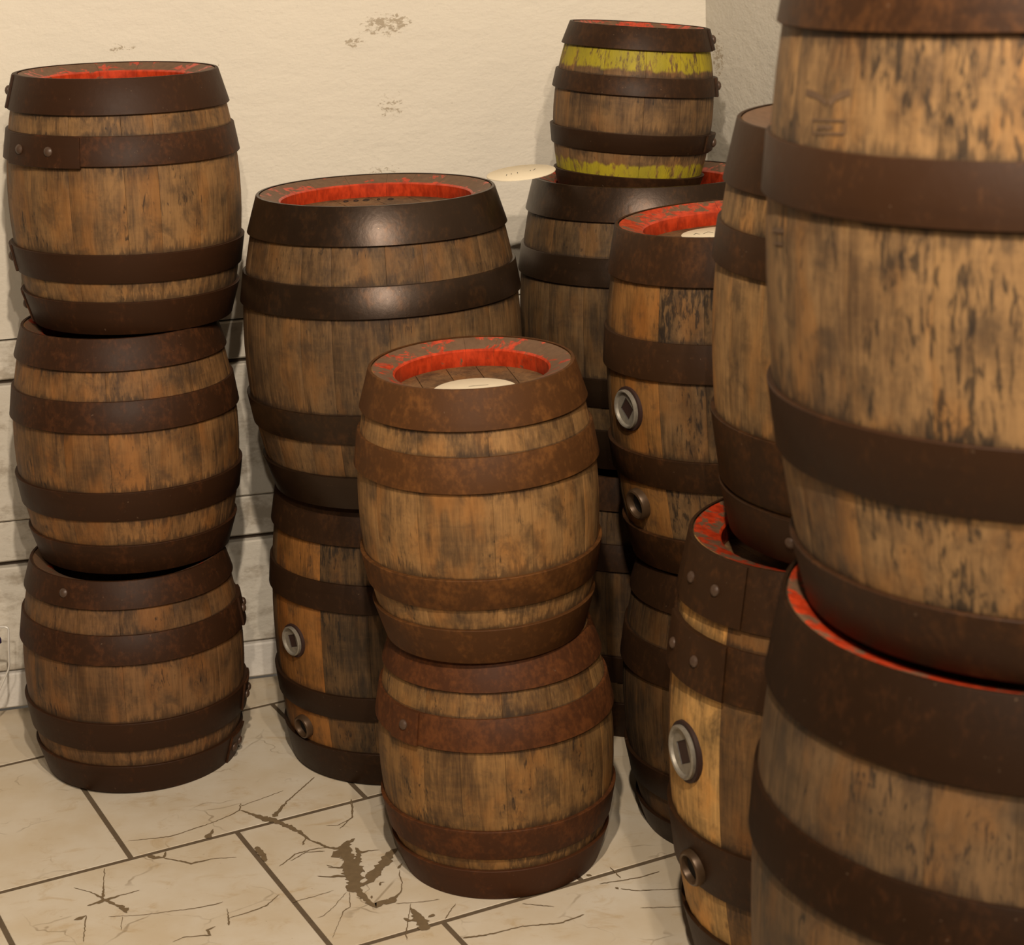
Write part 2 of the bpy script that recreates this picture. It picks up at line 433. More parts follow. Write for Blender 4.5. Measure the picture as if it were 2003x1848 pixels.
CRACKS = [
 [(-0.3823,3.2426,0.002),(-0.4227,3.1494,0.0033),(-0.4408,3.0915,0.0117)],
 [(-0.5021,3.1228,0.0027),(-0.4758,3.102,0.0063),(-0.4536,3.0854,0.018),(-0.4326,3.0777,0.0135)],
 [(-0.5053,3.1493,0.0017),(-0.5039,3.123,0.0033),(-0.5171,3.1057,0.002),(-0.5505,3.0758,0.0023),(-0.6116,3.0348,0.0029),(-0.683,3.0235,0.0013)],
 [(-0.4339,3.1924,0.0013),(-0.504,3.1379,0.0017)],
 [(-0.5501,3.0238,0.0178),(-0.5434,3.0359,0.008),(-0.541,3.0556,0.002)],
 [(-0.443,3.0808,0.0108),(-0.4099,3.0526,0.0116),(-0.3913,3.0332,0.008),(-0.3684,2.9996,0.0032),(-0.3331,2.969,0.0052),(-0.3098,2.9635,0.0095)],
 [(-0.6403,2.9668,0.0088),(-0.6262,2.9601,0.0097),(-0.6113,2.9589,0.0053),(-0.6112,2.9792,0.0032)],
 [(-0.6111,2.9575,0.0026),(-0.5849,2.9465,0.0029),(-0.5621,2.9346,0.0061),(-0.5267,2.9483,0.0019),(-0.4878,2.9497,0.0013)],
 [(-0.7054,2.9301,0.0016),(-0.6965,2.874,0.0016),(-0.6903,2.8323,0.006)],
 [(-0.7447,2.8684,0.0013),(-0.7128,2.8511,0.0019),(-0.6879,2.8277,0.006)],
 [(-0.7106,2.8073,0.0031),(-0.6867,2.8214,0.0102),(-0.6627,2.8363,0.0028),(-0.6337,2.8509,0.0019)],
 [(-0.6875,2.8258,0.006),(-0.6634,2.8053,0.0051),(-0.647,2.7917,0.0118),(-0.6417,2.7791,0.0031)],
 [(-0.7235,2.7634,0.0031),(-0.7138,2.7686,0.0092),(-0.7058,2.7752,0.0025),(-0.6946,2.6948,0.0015)],
 [(-0.4028,2.818,0.0015),(-0.4209,2.7825,0.0027),(-0.4438,2.7661,0.0024),(-0.4755,2.7495,0.0015)],
 [(-0.4728,2.7279,0.0049),(-0.4771,2.7568,0.0018),(-0.4825,2.7802,0.0012)],
 [(-0.4915,2.8017,0.0015),(-0.509,2.7927,0.0027),(-0.5357,2.7845,0.0018),(-0.614,2.7708,0.0012),(-0.6692,2.7692,0.0012)],
 [(-0.4938,2.7254,0.0024),(-0.5045,2.7146,0.0057),(-0.4979,2.6995,0.003),(-0.5383,2.6969,0.0018),(-0.5543,2.6838,0.0015)],
 [(-0.4124,2.9119,0.0016),(-0.3874,2.9546,0.0029),(-0.3527,2.9686,0.0022),(-0.3332,2.9703,0.0032)],
 [(-0.3447,2.8723,0.0025),(-0.3189,2.8682,0.0031),(-0.2967,2.8676,0.0031)],
 [(-0.331,2.9004,0.0019),(-0.2986,2.8957,0.0025)],
 [(-0.459,2.9833,0.0123),(-0.4464,2.9583,0.0131),(-0.4369,2.9306,0.0078)],
 [(-0.3784,2.7913,0.005),(-0.3694,2.7955,0.0015),(-0.3456,2.8071,0.0012),(-0.3156,2.8234,0.0009)],
 [(-0.3802,2.9833,0.0032),(-0.3763,3.0143,0.0019)],
 [(-0.6473,2.7675,0.0009),(-0.6413,2.7254,0.0012)],
 [(-0.3089,3.1466,0.0027),(-0.3014,3.0755,0.0016),(-0.3258,3.0488,0.0013),(-0.346,3.0506,0.0013)],
 [(-0.2923,2.9989,0.0023),(-0.3047,2.9829,0.0143),(-0.3075,2.9565,0.0261),(-0.2974,2.927,0.0212),(-0.2908,2.896,0.035),(-0.285,2.8679,0.0301),(-0.2831,2.8383,0.0253),(-0.2821,2.8149,0.016)],
 [(-0.3285,2.9368,0.0022),(-0.3157,2.9428,0.026),(-0.3075,2.9565,0.0214)],
 [(-0.2896,2.9658,0.0027),(-0.2816,2.9482,0.0104),(-0.2657,2.9524,0.0022),(-0.2485,2.9538,0.0013)],
 [(-0.2821,2.9471,0.0071),(-0.2828,2.9163,0.0141),(-0.2821,2.9022,0.0094)],
 [(-0.2852,2.8979,0.0164),(-0.2683,2.8802,0.0015)],
 [(-0.2744,2.8331,0.0069),(-0.2575,2.8497,0.0115),(-0.2546,2.8676,0.0232),(-0.2464,2.8923,0.0175),(-0.2352,2.917,0.0211),(-0.2306,2.9403,0.0142),(-0.2186,2.956,0.0071)],
 [(-0.2773,2.8267,0.0137),(-0.2655,2.797,0.0114),(-0.2511,2.7741,0.0113),(-0.2442,2.7682,0.0158),(-0.2338,2.7792,0.0113),(-0.224,2.7795,0.0203),(-0.2137,2.795,0.0057),(-0.2057,2.8119,0.0021),(-0.2057,2.8386,0.0015),(-0.21,2.8616,0.0024),(-0.212,2.8824,0.0009)],
 [(-0.1882,2.7582,0.0015),(-0.1787,2.7341,0.0156),(-0.1704,2.7125,0.0244),(-0.159,2.6888,0.0132)],
 [(-0.1983,2.7262,0.0067),(-0.1899,2.7182,0.0056),(-0.1782,2.7194,0.0016)],
 [(-0.1921,2.7184,0.0019),(-0.1926,2.6772,0.0019),(-0.1909,2.6609,0.0014)],
 [(-0.1601,2.7263,0.0016),(-0.1548,2.7301,0.0078),(-0.1494,2.7307,0.0089)],
 [(-0.3566,2.9922,0.0023),(-0.3436,2.9753,0.0023),(-0.3308,2.9681,0.0022)],
 [(-0.3337,2.9089,0.0015),(-0.3229,2.901,0.0018),(-0.3022,2.897,0.0013)],
 [(-0.3467,2.8731,0.0015),(-0.3238,2.8689,0.0011),(-0.3127,2.8702,0.0079),(-0.2957,2.8688,0.002)],
 [(-0.2889,2.8165,0.0011),(-0.2851,2.7683,0.0017),(-0.2955,2.7541,0.0019),(-0.299,2.727,0.0008),(-0.3059,2.676,0.0007)],
 [(-0.2943,2.8148,0.0009),(-0.3091,2.7767,0.0009),(-0.3251,2.7438,0.0011),(-0.3355,2.7383,0.0008)],
 [(-0.1887,2.7712,0.0011),(-0.1912,2.7225,0.0013)],
 [(-0.2128,2.7731,0.0011),(-0.1746,2.7743,0.0013),(-0.1433,2.7805,0.0011)],
 [(-0.2411,2.8337,0.0092),(-0.2404,2.8426,0.0022),(-0.2337,2.8432,0.0009)],
 [(-0.252,2.7915,0.0013),(-0.2525,2.8003,0.01)],
 [(-0.2145,2.8872,0.007),(-0.2073,2.9052,0.0015)],
 [(-0.1044,2.6592,0.0044),(-0.0665,2.6657,0.0026),(-0.0133,2.687,0.0019),(0.0466,2.6918,0.0026),(0.0843,2.7148,0.0026)],
 [(0.0938,2.8401,0.0111),(0.1023,2.8358,0.0046)],
 [(0.1334,2.8617,0.0017),(0.1485,2.8249,0.002)],
 [(0.1129,2.8083,0.0017),(0.1761,2.8226,0.002),(0.2122,2.8407,0.0017)],
 [(0.1462,2.7903,0.0017),(0.173,2.7813,0.0017),(0.2415,2.7824,0.0013)],
 [(-0.3052,3.1356,0.0015),(-0.3022,3.0781,0.0018),(-0.3208,3.036,0.0014)],
 [(-0.3953,2.9283,0.0014),(-0.3727,2.9561,0.0018),(-0.3403,2.9571,0.0018)],
 [(0.1379,2.7945,0.0073),(0.1427,2.7892,0.002)],
 [(-0.1336,2.7193,0.002),(-0.1175,2.7644,0.001)],
 [(0.0383,2.7417,0.0016),(-0.0121,2.7558,0.0013)],
 [(0.1724,2.7274,0.0013),(0.2395,2.7253,0.0013)]]

for ci, line in enumerate(CRACKS):
    rnd = random.Random(ci)
    pts = []
    for i in range(len(line) - 1):
        a, b = line[i], line[i + 1]
        L = math.hypot(b[0] - a[0], b[1] - a[1])
        n = max(2, int(L / 0.0042))
        for s in range(n):
            u = s / n
            pts.append([a[q] + (b[q] - a[q]) * u for q in range(3)])
    pts.append(list(line[-1]))
    for i in range(1, len(pts) - 1):
        pts[i][0] += rnd.uniform(-1, 1) * 0.0009; pts[i][1] += rnd.uniform(-1, 1) * 0.0009
    vs_, fs_ = [], []
    for i, p in enumerate(pts):
        q = pts[min(i + 1, len(pts) - 1)]; o = pts[max(i - 1, 0)]
        t = Vector((q[0] - o[0], q[1] - o[1])).normalized(); nn = Vector((-t.y, t.x))
        wl = p[2] * 0.5 * rnd.uniform(0.6, 1.3); wr = p[2] * 0.5 * rnd.uniform(0.6, 1.3)
        if i in (0, len(pts) - 1): wl *= 0.3; wr *= 0.3
        zz = 0.0005 + 0.00002 * ci
        vs_ += [(p[0] + nn.x * wl, p[1] + nn.y * wl, zz), (p[0] - nn.x * wr, p[1] - nn.y * wr, zz)]
        if i: fs_.append((2 * i - 2, 2 * i - 1, 2 * i + 1, 2 * i))
    mesh_obj('crack', vs_, fs_, [m_crack], tile_at(Vector(pts[len(pts) // 2][:2])), False)

# ------------------------------------------------------------------ barrels
def prof(fr, rr, rb): return rb - (rb - rr) * (2 * fr - 1) ** 2

def stave(parent, P, a0, a1, mats, bev=0.011):
    """one closed stave: bellied outer face, sloped chime, painted recess wall, inner face"""
    h, rr, rb, ri = P['h'], P['rr'], P['rb'], P['rr'] * P['open']
    rec = P['rec']
    loop, mid = [], []
    N = 14
    loop.append((rr - 0.004, 0.0)); mid.append(0)
    for i in range(N + 1):
        fr = 0.006 + (0.988) * i / N
        loop.append((prof(fr, rr, rb), fr * h)); mid.append(0)
    loop.append((rr - 0.003, h)); mid.append(1)
    loop.append((ri + 0.003, h - bev)); mid.append(2)
    loop.append((ri, h - bev - 0.003)); mid.append(2)
    loop.append((ri + 0.002, h - bev - rec)); mid.append(0)
    for fr in (0.80, 0.5, 0.2):
        loop.append((prof(fr, rr, rb) - 0.026, fr * h)); mid.append(0)
    loop.append((rr - 0.028, 0.0)); mid.append(0)
    M = len(loop)
    g = 0.00022 / rb
    e = 0.0018 / rb
    cols = [a0 + g, a0 + g + e] + [a0 + g + e + (a1 - a0 - 2 * g - 2 * e) * k / 4 for k in (1, 2, 3)] + [a1 - g - e, a1 - g]
    verts, faces, mids = [], [], []
    for ck, a in enumerate(cols):
        edge = ck in (0, len(cols) - 1)
        c, s = math.cos(a), math.sin(a)
        for k, (r, z) in enumerate(loop):
            rad = r - (0.00045 if edge and 1 <= k <= N + 1 else 0)
            verts.append((rad * c, rad * s, z))
    for ck in range(len(cols) - 1):
        for k in range(M):
            n = (k + 1) % M
            faces.append((ck * M + k, (ck + 1) * M + k, (ck + 1) * M + n, ck * M + n)); mids.append(mid[k])
    faces.append(tuple(range(M))); mids.append(0)
    b = (len(cols) - 1) * M
    faces.append(tuple(b + k for k in range(M - 1, -1, -1))); mids.append(0)
    return mesh_obj('stave', verts, faces, mats, parent, True, mids, auto=38)

def ring(name, parent, loop, mat, a0=0.0, a1=2 * math.pi, seg=96, wob=(0, 0, 0), auto=40):
    full = abs(a1 - a0 - 2 * math.pi) < 1e-6
    verts, faces = [], []
    M = len(loop); nc = seg if full else seg + 1
    for c in range(nc):
        a = a0 + (a1 - a0) * c / seg
        dz = wob[0] * math.sin(a + wob[1]) + 0.3 * wob[0] * math.sin(3 * a + wob[2])
        for r, z in loop:
            verts.append((r * math.cos(a), r * math.sin(a), z + dz))
    for c in range(seg):
        d = (c + 1) % nc
        for k in range(M):
            n = (k + 1) % M
            faces.append((c * M + k, d * M + k, d * M + n, c * M + n))
    if not full:
        faces.append(tuple(range(M))); faces.append(tuple((nc - 1) * M + k for k in range(M - 1, -1, -1)))
    return mesh_obj(name, verts, faces, [mat], parent, True, auto=auto)

def band_loop(P, z0, z1, t0, t1):
    """cross-section of a flat iron band lying on the belly from z0 to z1"""
    h, rr, rb = P['h'], P['rr'], P['rb']
    ra, rc = prof(z0 / h, rr, rb), prof(z1 / h, rr, rb)
    sa = 0.0016 if ra > rc else 0.0004
    sc = 0.0016 if rc > ra else 0.0004
    e = 0.0009
    return [(ra + t0 - 0.0008, z0), (ra + sa + t1 - e, z0), (ra + sa + t1, z0 + e), (rc + sc + t1, z1 - e), (rc + sc + t1 - e, z1), (rc + t0 - 0.0008, z1)]

def lathe_on(name, parent, ang, z, r, loop, mat, seg=20, slope=0.0, z_up=True, auto=35):
    """small turned part whose axis points radially out of the barrel; loop = (radius, height)"""
    n = Vector((math.cos(ang) * math.cos(slope), math.sin(ang) * math.cos(slope), math.sin(slope)))
    t = Vector((-math.sin(ang), math.cos(ang), 0)); b = n.cross(t)
    o = Vector((math.cos(ang) * r, math.sin(ang) * r, z))
    verts, faces = [], []
    M = len(loop)
    for s in range(seg):
        a = 2 * math.pi * s / seg
        for (rad, hh) in loop:
            p = o + n * hh + (t * math.cos(a) + b * math.sin(a)) * rad
            verts.append(tuple(p))
    for s in range(seg):
        d = (s + 1) % seg
        for k in range(M - 1):
            faces.append((s * M + k, d * M + k, d * M + k + 1, s * M + k + 1))
    if loop[-1][0] > 1e-6: faces.append(tuple(s * M + M - 1 for s in range(seg)))
    return mesh_obj(name, verts, faces, [mat], parent, True, auto=auto)

def square_socket(parent, ang, z, r, R, slope, m_steel, m_dark, turn):
    """steel bung bushing: raised rim, dished face with a square key hole"""
    n = Vector((math.cos(ang) * math.cos(slope), math.sin(ang) * math.cos(slope), math.sin(slope)))
    t = Vector((-math.sin(ang), math.cos(ang), 0)); b = n.cross(t)
    o = Vector((math.cos(ang) * r, math.sin(ang) * r, z))
    prof_ = [(1.0, -0.009), (1.0, 0.004), (0.93, 0.0055), (0.86, 0.0045), (0.82, 0.0005)]
    seg = 32
    verts, faces = [], []
    def sq(a, s):
        c, q = math.cos(a), math.sin(a); k = s / max(abs(c), abs(q)); return c * k, q * k
    def addring(fn, hh):
        for s in range(seg):
            x, y = fn(2 * math.pi * s / seg)
            xr = x * math.cos(turn) - y * math.sin(turn); yr = x * math.sin(turn) + y * math.cos(turn)
            verts.append(tuple(o + n * hh + t * xr + b * yr))
    for (k, hh) in prof_:
        addring(lambda a, k=k: (R * k * math.cos(a), R * k * math.sin(a)), hh)
    addring(lambda a: sq(a, 0.42 * R), 0.0)
    for j in range(len(prof_)):
        for s in range(seg):
            d = (s + 1) % seg
            faces.append((j * seg + s, j * seg + d, (j + 1) * seg + d, (j + 1) * seg + s))
    bush = mesh_obj('bung_bushing', verts, faces, [m_steel], parent, True, auto=30)
    bush['label'] = 'round steel bung bushing with a square key socket'
    verts, faces = [], []
    addring(lambda a: sq(a, 0.42 * R), 0.0)
    addring(lambda a: sq(a, 0.38 * R), -0.0030)
    for s in range(seg):
        d = (s + 1) % seg
        faces.append((s, d, seg + d, seg + s))
    faces.append(tuple(range(seg, 2 * seg)))
    mesh_obj('key_socket', verts, faces, [m_dark], bush, False)
    return bush

m_steel = plain_mat('dull_steel', (0.23, 0.205, 0.165), 0.45, 0.3, 0.45, 110)
m_dark = plain_mat('dark_socket_iron', (0.055, 0.048, 0.040), 0.5, 0.5, 0.3, 60)
m_pit = plain_mat('bung_pit', (0.010, 0.007, 0.005), 0.8)
m_brass = plain_mat('dark_bronze', (0.085, 0.050, 0.026), 0.40, 0.4, 0.35, 60)
m_seal = plain_mat('bung_seal', (0.030, 0.012, 0.008), 0.7)
m_rivet = plain_mat('worn_rivet_iron', (0.075, 0.043, 0.027), 0.45, 0.1, 0.3, 80)
m_ink = plain_mat('faded_ink', (0.06, 0.045, 0.035), 0.8)

def paint_pair(tagname, chime_wear, wall_wear):
    return paint_mat(tagname + '_chime', chime_wear), paint_mat(tagname + '_recess', wall_wear)

HOOP = {
 'brown': hoop_mat('brown_iron', (0.046, 0.024, 0.014), (0.090, 0.041, 0.020), 0.45, 0.54, 0.0),
 'rust': hoop_mat('rusty_iron', (0.100, 0.051, 0.021), (0.180, 0.090, 0.033), 0.70, 0.62, 0.0),
 'polished': hoop_mat('polished_dark_iron', (0.042, 0.029, 0.021), (0.075, 0.044, 0.025), 0.35, 0.36, 0.5, 0.4),
 'dark': hoop_mat('dark_iron', (0.038, 0.023, 0.015), (0.066, 0.036, 0.019), 0.4, 0.50, 0.1),
 'warm': hoop_mat('brown_black_iron', (0.046, 0.026, 0.014), (0.086, 0.043, 0.019), 0.45, 0.55, 0.0),
 'near1': hoop_mat('mid_brown_iron', (0.040, 0.021, 0.011), (0.078, 0.039, 0.017), 0.45, 0.55, 0.0),
 'near': hoop_mat('dark_brown_iron', (0.022, 0.012, 0.006), (0.042, 0.020, 0.009), 0.45, 0.58, 0.0, 0.10),
}
R = math.radians

B = {
 'A3': dict(base=(-0.7175, 3.3780, 0.003), tilt=(0.026, 0.004), h=0.4020, rr=0.1702, rb=0.2004, fr=(0.884, 0.770, 0.639, 0.366, 0.226, 0.1427),
    n=15, seed=3, hoop='brown', wood=((0.200, 0.115, 0.064), (0.072, 0.039, 0.022), 0.25), paint=(0.66, 0.5),
    laps={0: [(-118, 1, 0)], 1: [(8, 2)], 2: [(3, 2)], 3: [(-9, 2)]},
    label='bottom wooden keg of the left stack of three, standing on the stone floor'),
 'A2': dict(base=(-0.6965, 3.4088, 0.40), tilt=(0.023, 0.008), h=0.4205, rr=0.1666, rb=0.1996, fr=(0.876, 0.752, 0.625, 0.373, 0.249, 0.134),
    n=16, seed=8, hoop='brown', wood=((0.251, 0.141, 0.070), (0.088, 0.048, 0.026), 0.12), paint=(0.56, 0.42), on='A3',
    label='middle wooden keg of the left stack of three, warm brown staves and four brown hoops'),
 'A1': dict(base=(-0.6640, 3.4400, 0.82), tilt=(0.0240, 0.0100), h=0.4288, rr=0.1695, rb=0.2015, fr=(0.867, 0.788, 0.674, 0.330, 0.215, 0.136),
    n=16, seed=5, hoop='brown', wood=((0.243, 0.149, 0.081), (0.077, 0.045, 0.029), 0.25), paint=(0.585, 0.40), on='A2',
    laps={0: [(-172, 1)], 1: [(-123, 2, 23.5)], 2: [(-170, 2)], 3: [(-172, 2)]},
    label='top keg of the left stack of three, riveted seam on its second hoop'),
 'B2': dict(base=(-0.2321, 3.3950, 0.002), tilt=(0.0120, 0.0040), h=0.5205, rr=0.1987, rb=0.2220, fr=(0.872, 0.738, 0.640, 0.336, 0.248, 0.123),
    n=17, seed=12, hoop='dark', wood=((0.150, 0.094, 0.054), (0.041, 0.027, 0.018), 0.75), paint=(0.55, 0.42),
    bung=(-140.9, 0.259, 0.027, 0.35), tap=(-139.6, 0.092, 0.022), pale=(0.285, 0.135, 0.045),
    label='dark stained barrel with steel bung, beneath the wide red-topped one'),
 'B1': dict(base=(-0.2182, 3.3720, 0.525), tilt=(0.0054, 0.0180), h=0.5157, rr=0.2024, rb=0.2442, fr=(0.880, 0.755, 0.653, 0.339, 0.240, 0.118),
    n=19, seed=21, hoop='polished', wood=((0.184, 0.115, 0.066), (0.061, 0.037, 0.023), 0.32), paint=(0.585, 0.30), on='B2', open=0.815, rec=0.029,
    label='wide barrel with bright red recessed top and shiny black hoops, beside the left stack'),
 'C2': dict(base=(-0.0428, 2.9343, 0.001), tilt=(-0.004, 0.0005), h=0.4085, rr=0.1574, rb=0.1921, fr=(0.885, 0.788, 0.662, 0.326, 0.1965, 0.1435),
    n=14, seed=31, hoop='rust2', wood=((0.270, 0.162, 0.077), (0.090, 0.050, 0.027), 0.30), paint=(0.60, 0.45),
    laps={1: [(-137, 1, 9)]}, joints=(-126.1,),
    label='lower rusty-hooped wooden keg of the central front pair, standing on the cracked floor'),
 'C1': dict(base=(-0.0517, 2.9180, 0.415), tilt=(-0.0080, -0.0200), h=0.4321, rr=0.1546, rb=0.1882, fr=(0.866, 0.779, 0.656, 0.343, 0.225, 0.142),
    n=14, seed=44, hoop='rust', wood=((0.320, 0.195, 0.100), (0.115, 0.066, 0.036), 0.20), paint=(0.565, 0.34), on='C2', open=0.765, rec=0.032,
    joints=(-118.4, -82.7, -64.5),
    label='upper rusty-hooped wooden keg of the central front pair, red recessed top holding a cream disc'),
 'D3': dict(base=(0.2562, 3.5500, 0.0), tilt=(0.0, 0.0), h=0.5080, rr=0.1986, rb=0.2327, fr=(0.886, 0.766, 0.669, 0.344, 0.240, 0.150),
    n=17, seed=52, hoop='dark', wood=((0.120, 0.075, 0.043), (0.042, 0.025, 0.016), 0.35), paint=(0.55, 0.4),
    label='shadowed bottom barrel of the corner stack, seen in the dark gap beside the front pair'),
 'D2': dict(base=(0.2562, 3.5666, 0.5117), tilt=(0.0150, 0.0200), h=0.5082, rr=0.1986, rb=0.2327, fr=(0.886, 0.766, 0.669, 0.344, 0.240, 0.150),
    n=18, seed=57, hoop='polished', wood=((0.150, 0.098, 0.058), (0.049, 0.032, 0.021), 0.30), paint=(0.54, 0.28), on='D3', open=0.815, rec=0.036,
    label='wide dark-hooped barrel in the wall corner carrying the small yellow-banded keg'),
 'D1': dict(base=(0.2312, 3.5600, 0.9925), tilt=(0.0944, 0.032), h=0.2979, rr=0.1196, rb=0.1440, fr=(0.873, 0.723, 0.615, 0.394, 0.281, 0.138),
    n=14, seed=63, hoop='dark', wood=((0.208, 0.132, 0.076), (0.081, 0.048, 0.030), 0.10), paint=(0.48, 0.33), rec=0.022,
    laps={0: [(-4, 1, 12)], 1: [(-2, 1, 12)], 2: [(-14, 1, 16)]}, bands=((0.226, 0.262), (0.030, 0.062)),
    label='small leaning keg with two yellow-green painted bands, topmost in the wall corner'),
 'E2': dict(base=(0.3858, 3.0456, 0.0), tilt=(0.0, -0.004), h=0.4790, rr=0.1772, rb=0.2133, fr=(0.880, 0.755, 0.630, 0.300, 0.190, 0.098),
    n=16, seed=71, hoop='dark', wood=((0.120, 0.075, 0.042), (0.039, 0.024, 0.016), 0.30), paint=(0.55, 0.4),  # oak colour lowered to stand in for the shade on this barrel
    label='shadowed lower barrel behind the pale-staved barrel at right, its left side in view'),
 'E1': dict(base=(0.3893, 3.0517, 0.487), tilt=(-0.0308, 0.0200), h=0.5384, rr=0.1905, rb=0.2211, fr=(0.866, 0.709, 0.598, 0.370, 0.277, 0.116),
    n=16, seed=77, hoop='warm', wood=((0.200, 0.128, 0.075), (0.055, 0.036, 0.024), 0.85), paint=(0.505, 0.32), on='E2', open=0.79, rec=0.028,
    bung=(-151.6, 0.267, 0.031, 0.9), tap=(-151.3, 0.110, 0.026), pale=(0.285, 0.150, 0.058),
    label='black-streaked barrel with red top, steel bung and bronze tap ring, right of the central pair'),
 'F2': dict(base=(0.4569, 2.5771, 0.002), tilt=(-0.006, 0.004), h=0.6690, rr=0.2051, rb=0.2448, fr=(0.874, 0.835, 0.722, 0.392, 0.266, 0.150),
    n=16, seed=83, hoop='warm', wood=((0.204, 0.119, 0.060), (0.081, 0.046, 0.025), 0.15), paint=(0.50, 0.36), open=0.80,
    bung=(-159.5, 0.377, 0.039, 0.5), tap=(-155.2, 0.206, 0.027), pale=(0.62, 0.40, 0.19),
    laps={0: [(-153, 2, 19)], 1: [(-160, 2, 21)]},
    label='barrel with a pale honey stave around its steel bung, left of the nearest foreground stack'),
 'F1': dict(base=(0.5090, 2.5650, 0.66), tilt=(0.024, -0.012), h=0.560, rr=0.2064, rb=0.2383, fr=(0.858, 0.766, 0.672, 0.302, 0.130, 0.121),
    n=16, seed=88, hoop='warm', wood=((0.351, 0.228, 0.128), (0.162, 0.100, 0.057), 0.08), paint=(0.72, 0.5), on='F2',
    laps={3: [(-133, 1, 8)]},
    label='pale smooth barrel stacked on the honey-staved one, half hidden by the foreground barrel'),
 'G2': dict(base=(0.5867, 1.9851, 0.0), tilt=(-0.002, 0.0), h=0.7931, rr=0.2918, rb=0.3312, fr=(0.880, 0.735, 0.645, 0.355, 0.240, 0.150),
    n=19, seed=95, hoop='near', wood=((0.145, 0.095, 0.060), (0.055, 0.037, 0.024), 0.45), paint=(0.46, 0.33), open=0.86,
    label='lower large foreground barrel at the right edge, its red rim showing beneath the upper one'),
 'G1': dict(base=(0.6051, 1.9831, 0.796), tilt=(-0.0131, 0.012), h=0.7189, rr=0.2858, rb=0.3272, fr=(0.850, 0.697, 0.613, 0.336, 0.236, 0.096),
    n=19, seed=99, hoop='near1', wood=((0.257, 0.168, 0.098), (0.098, 0.058, 0.036), 0.80), paint=(0.5, 0.4), on='G2', coarse=0.8,
    label='upper large foreground barrel at the right edge, black-speckled pale staves, top cut off'),
}
HOOP['rust2'] = hoop_mat('rusty_brown_iron', (0.082, 0.037, 0.019), (0.145, 0.062, 0.026), 0.55, 0.60, 0.0)

def axis_frame(P):
    a = Vector((P['tilt'][0], P['tilt'][1], 1)).normalized()
    u = (Vector((1, 0, 0)) - a * a.x).normalized()
    v = a.cross(u)
    o = Vector(P['base'])
    return Matrix(((u.x, v.x, a.x, o.x), (u.y, v.y, a.y, o.y), (u.z, v.z, a.z, o.z), (0, 0, 0, 1)))

def settle(P, L):
    """drop the upper barrel onto the rim of the lower one"""
    ML = axis_frame(L); a = ML.to_3x3().col[2]; top = ML @ Vector((0, 0, L['h']))
    P['base'] = (P['base'][0], P['base'][1], 0.0)
    MU = axis_frame(P)
    lift = -9
    for k in range(72):
        t = 2 * math.pi * k / 72
        for rad in (P['rr'] + 0.005, P['rr'] - 0.02):
            q = MU @ Vector((rad * math.cos(t), rad * math.sin(t), 0))
            d = q - top
            inpl = Vector((d.x, d.y)).length
            if inpl < L['rr'] + 0.006:
                zl = top.z - (a.x * d.x + a.y * d.y) / a.z
                lift = max(lift, zl - q.z)
    P['base'] = (P['base'][0], P['base'][1], lift + 0.0022)

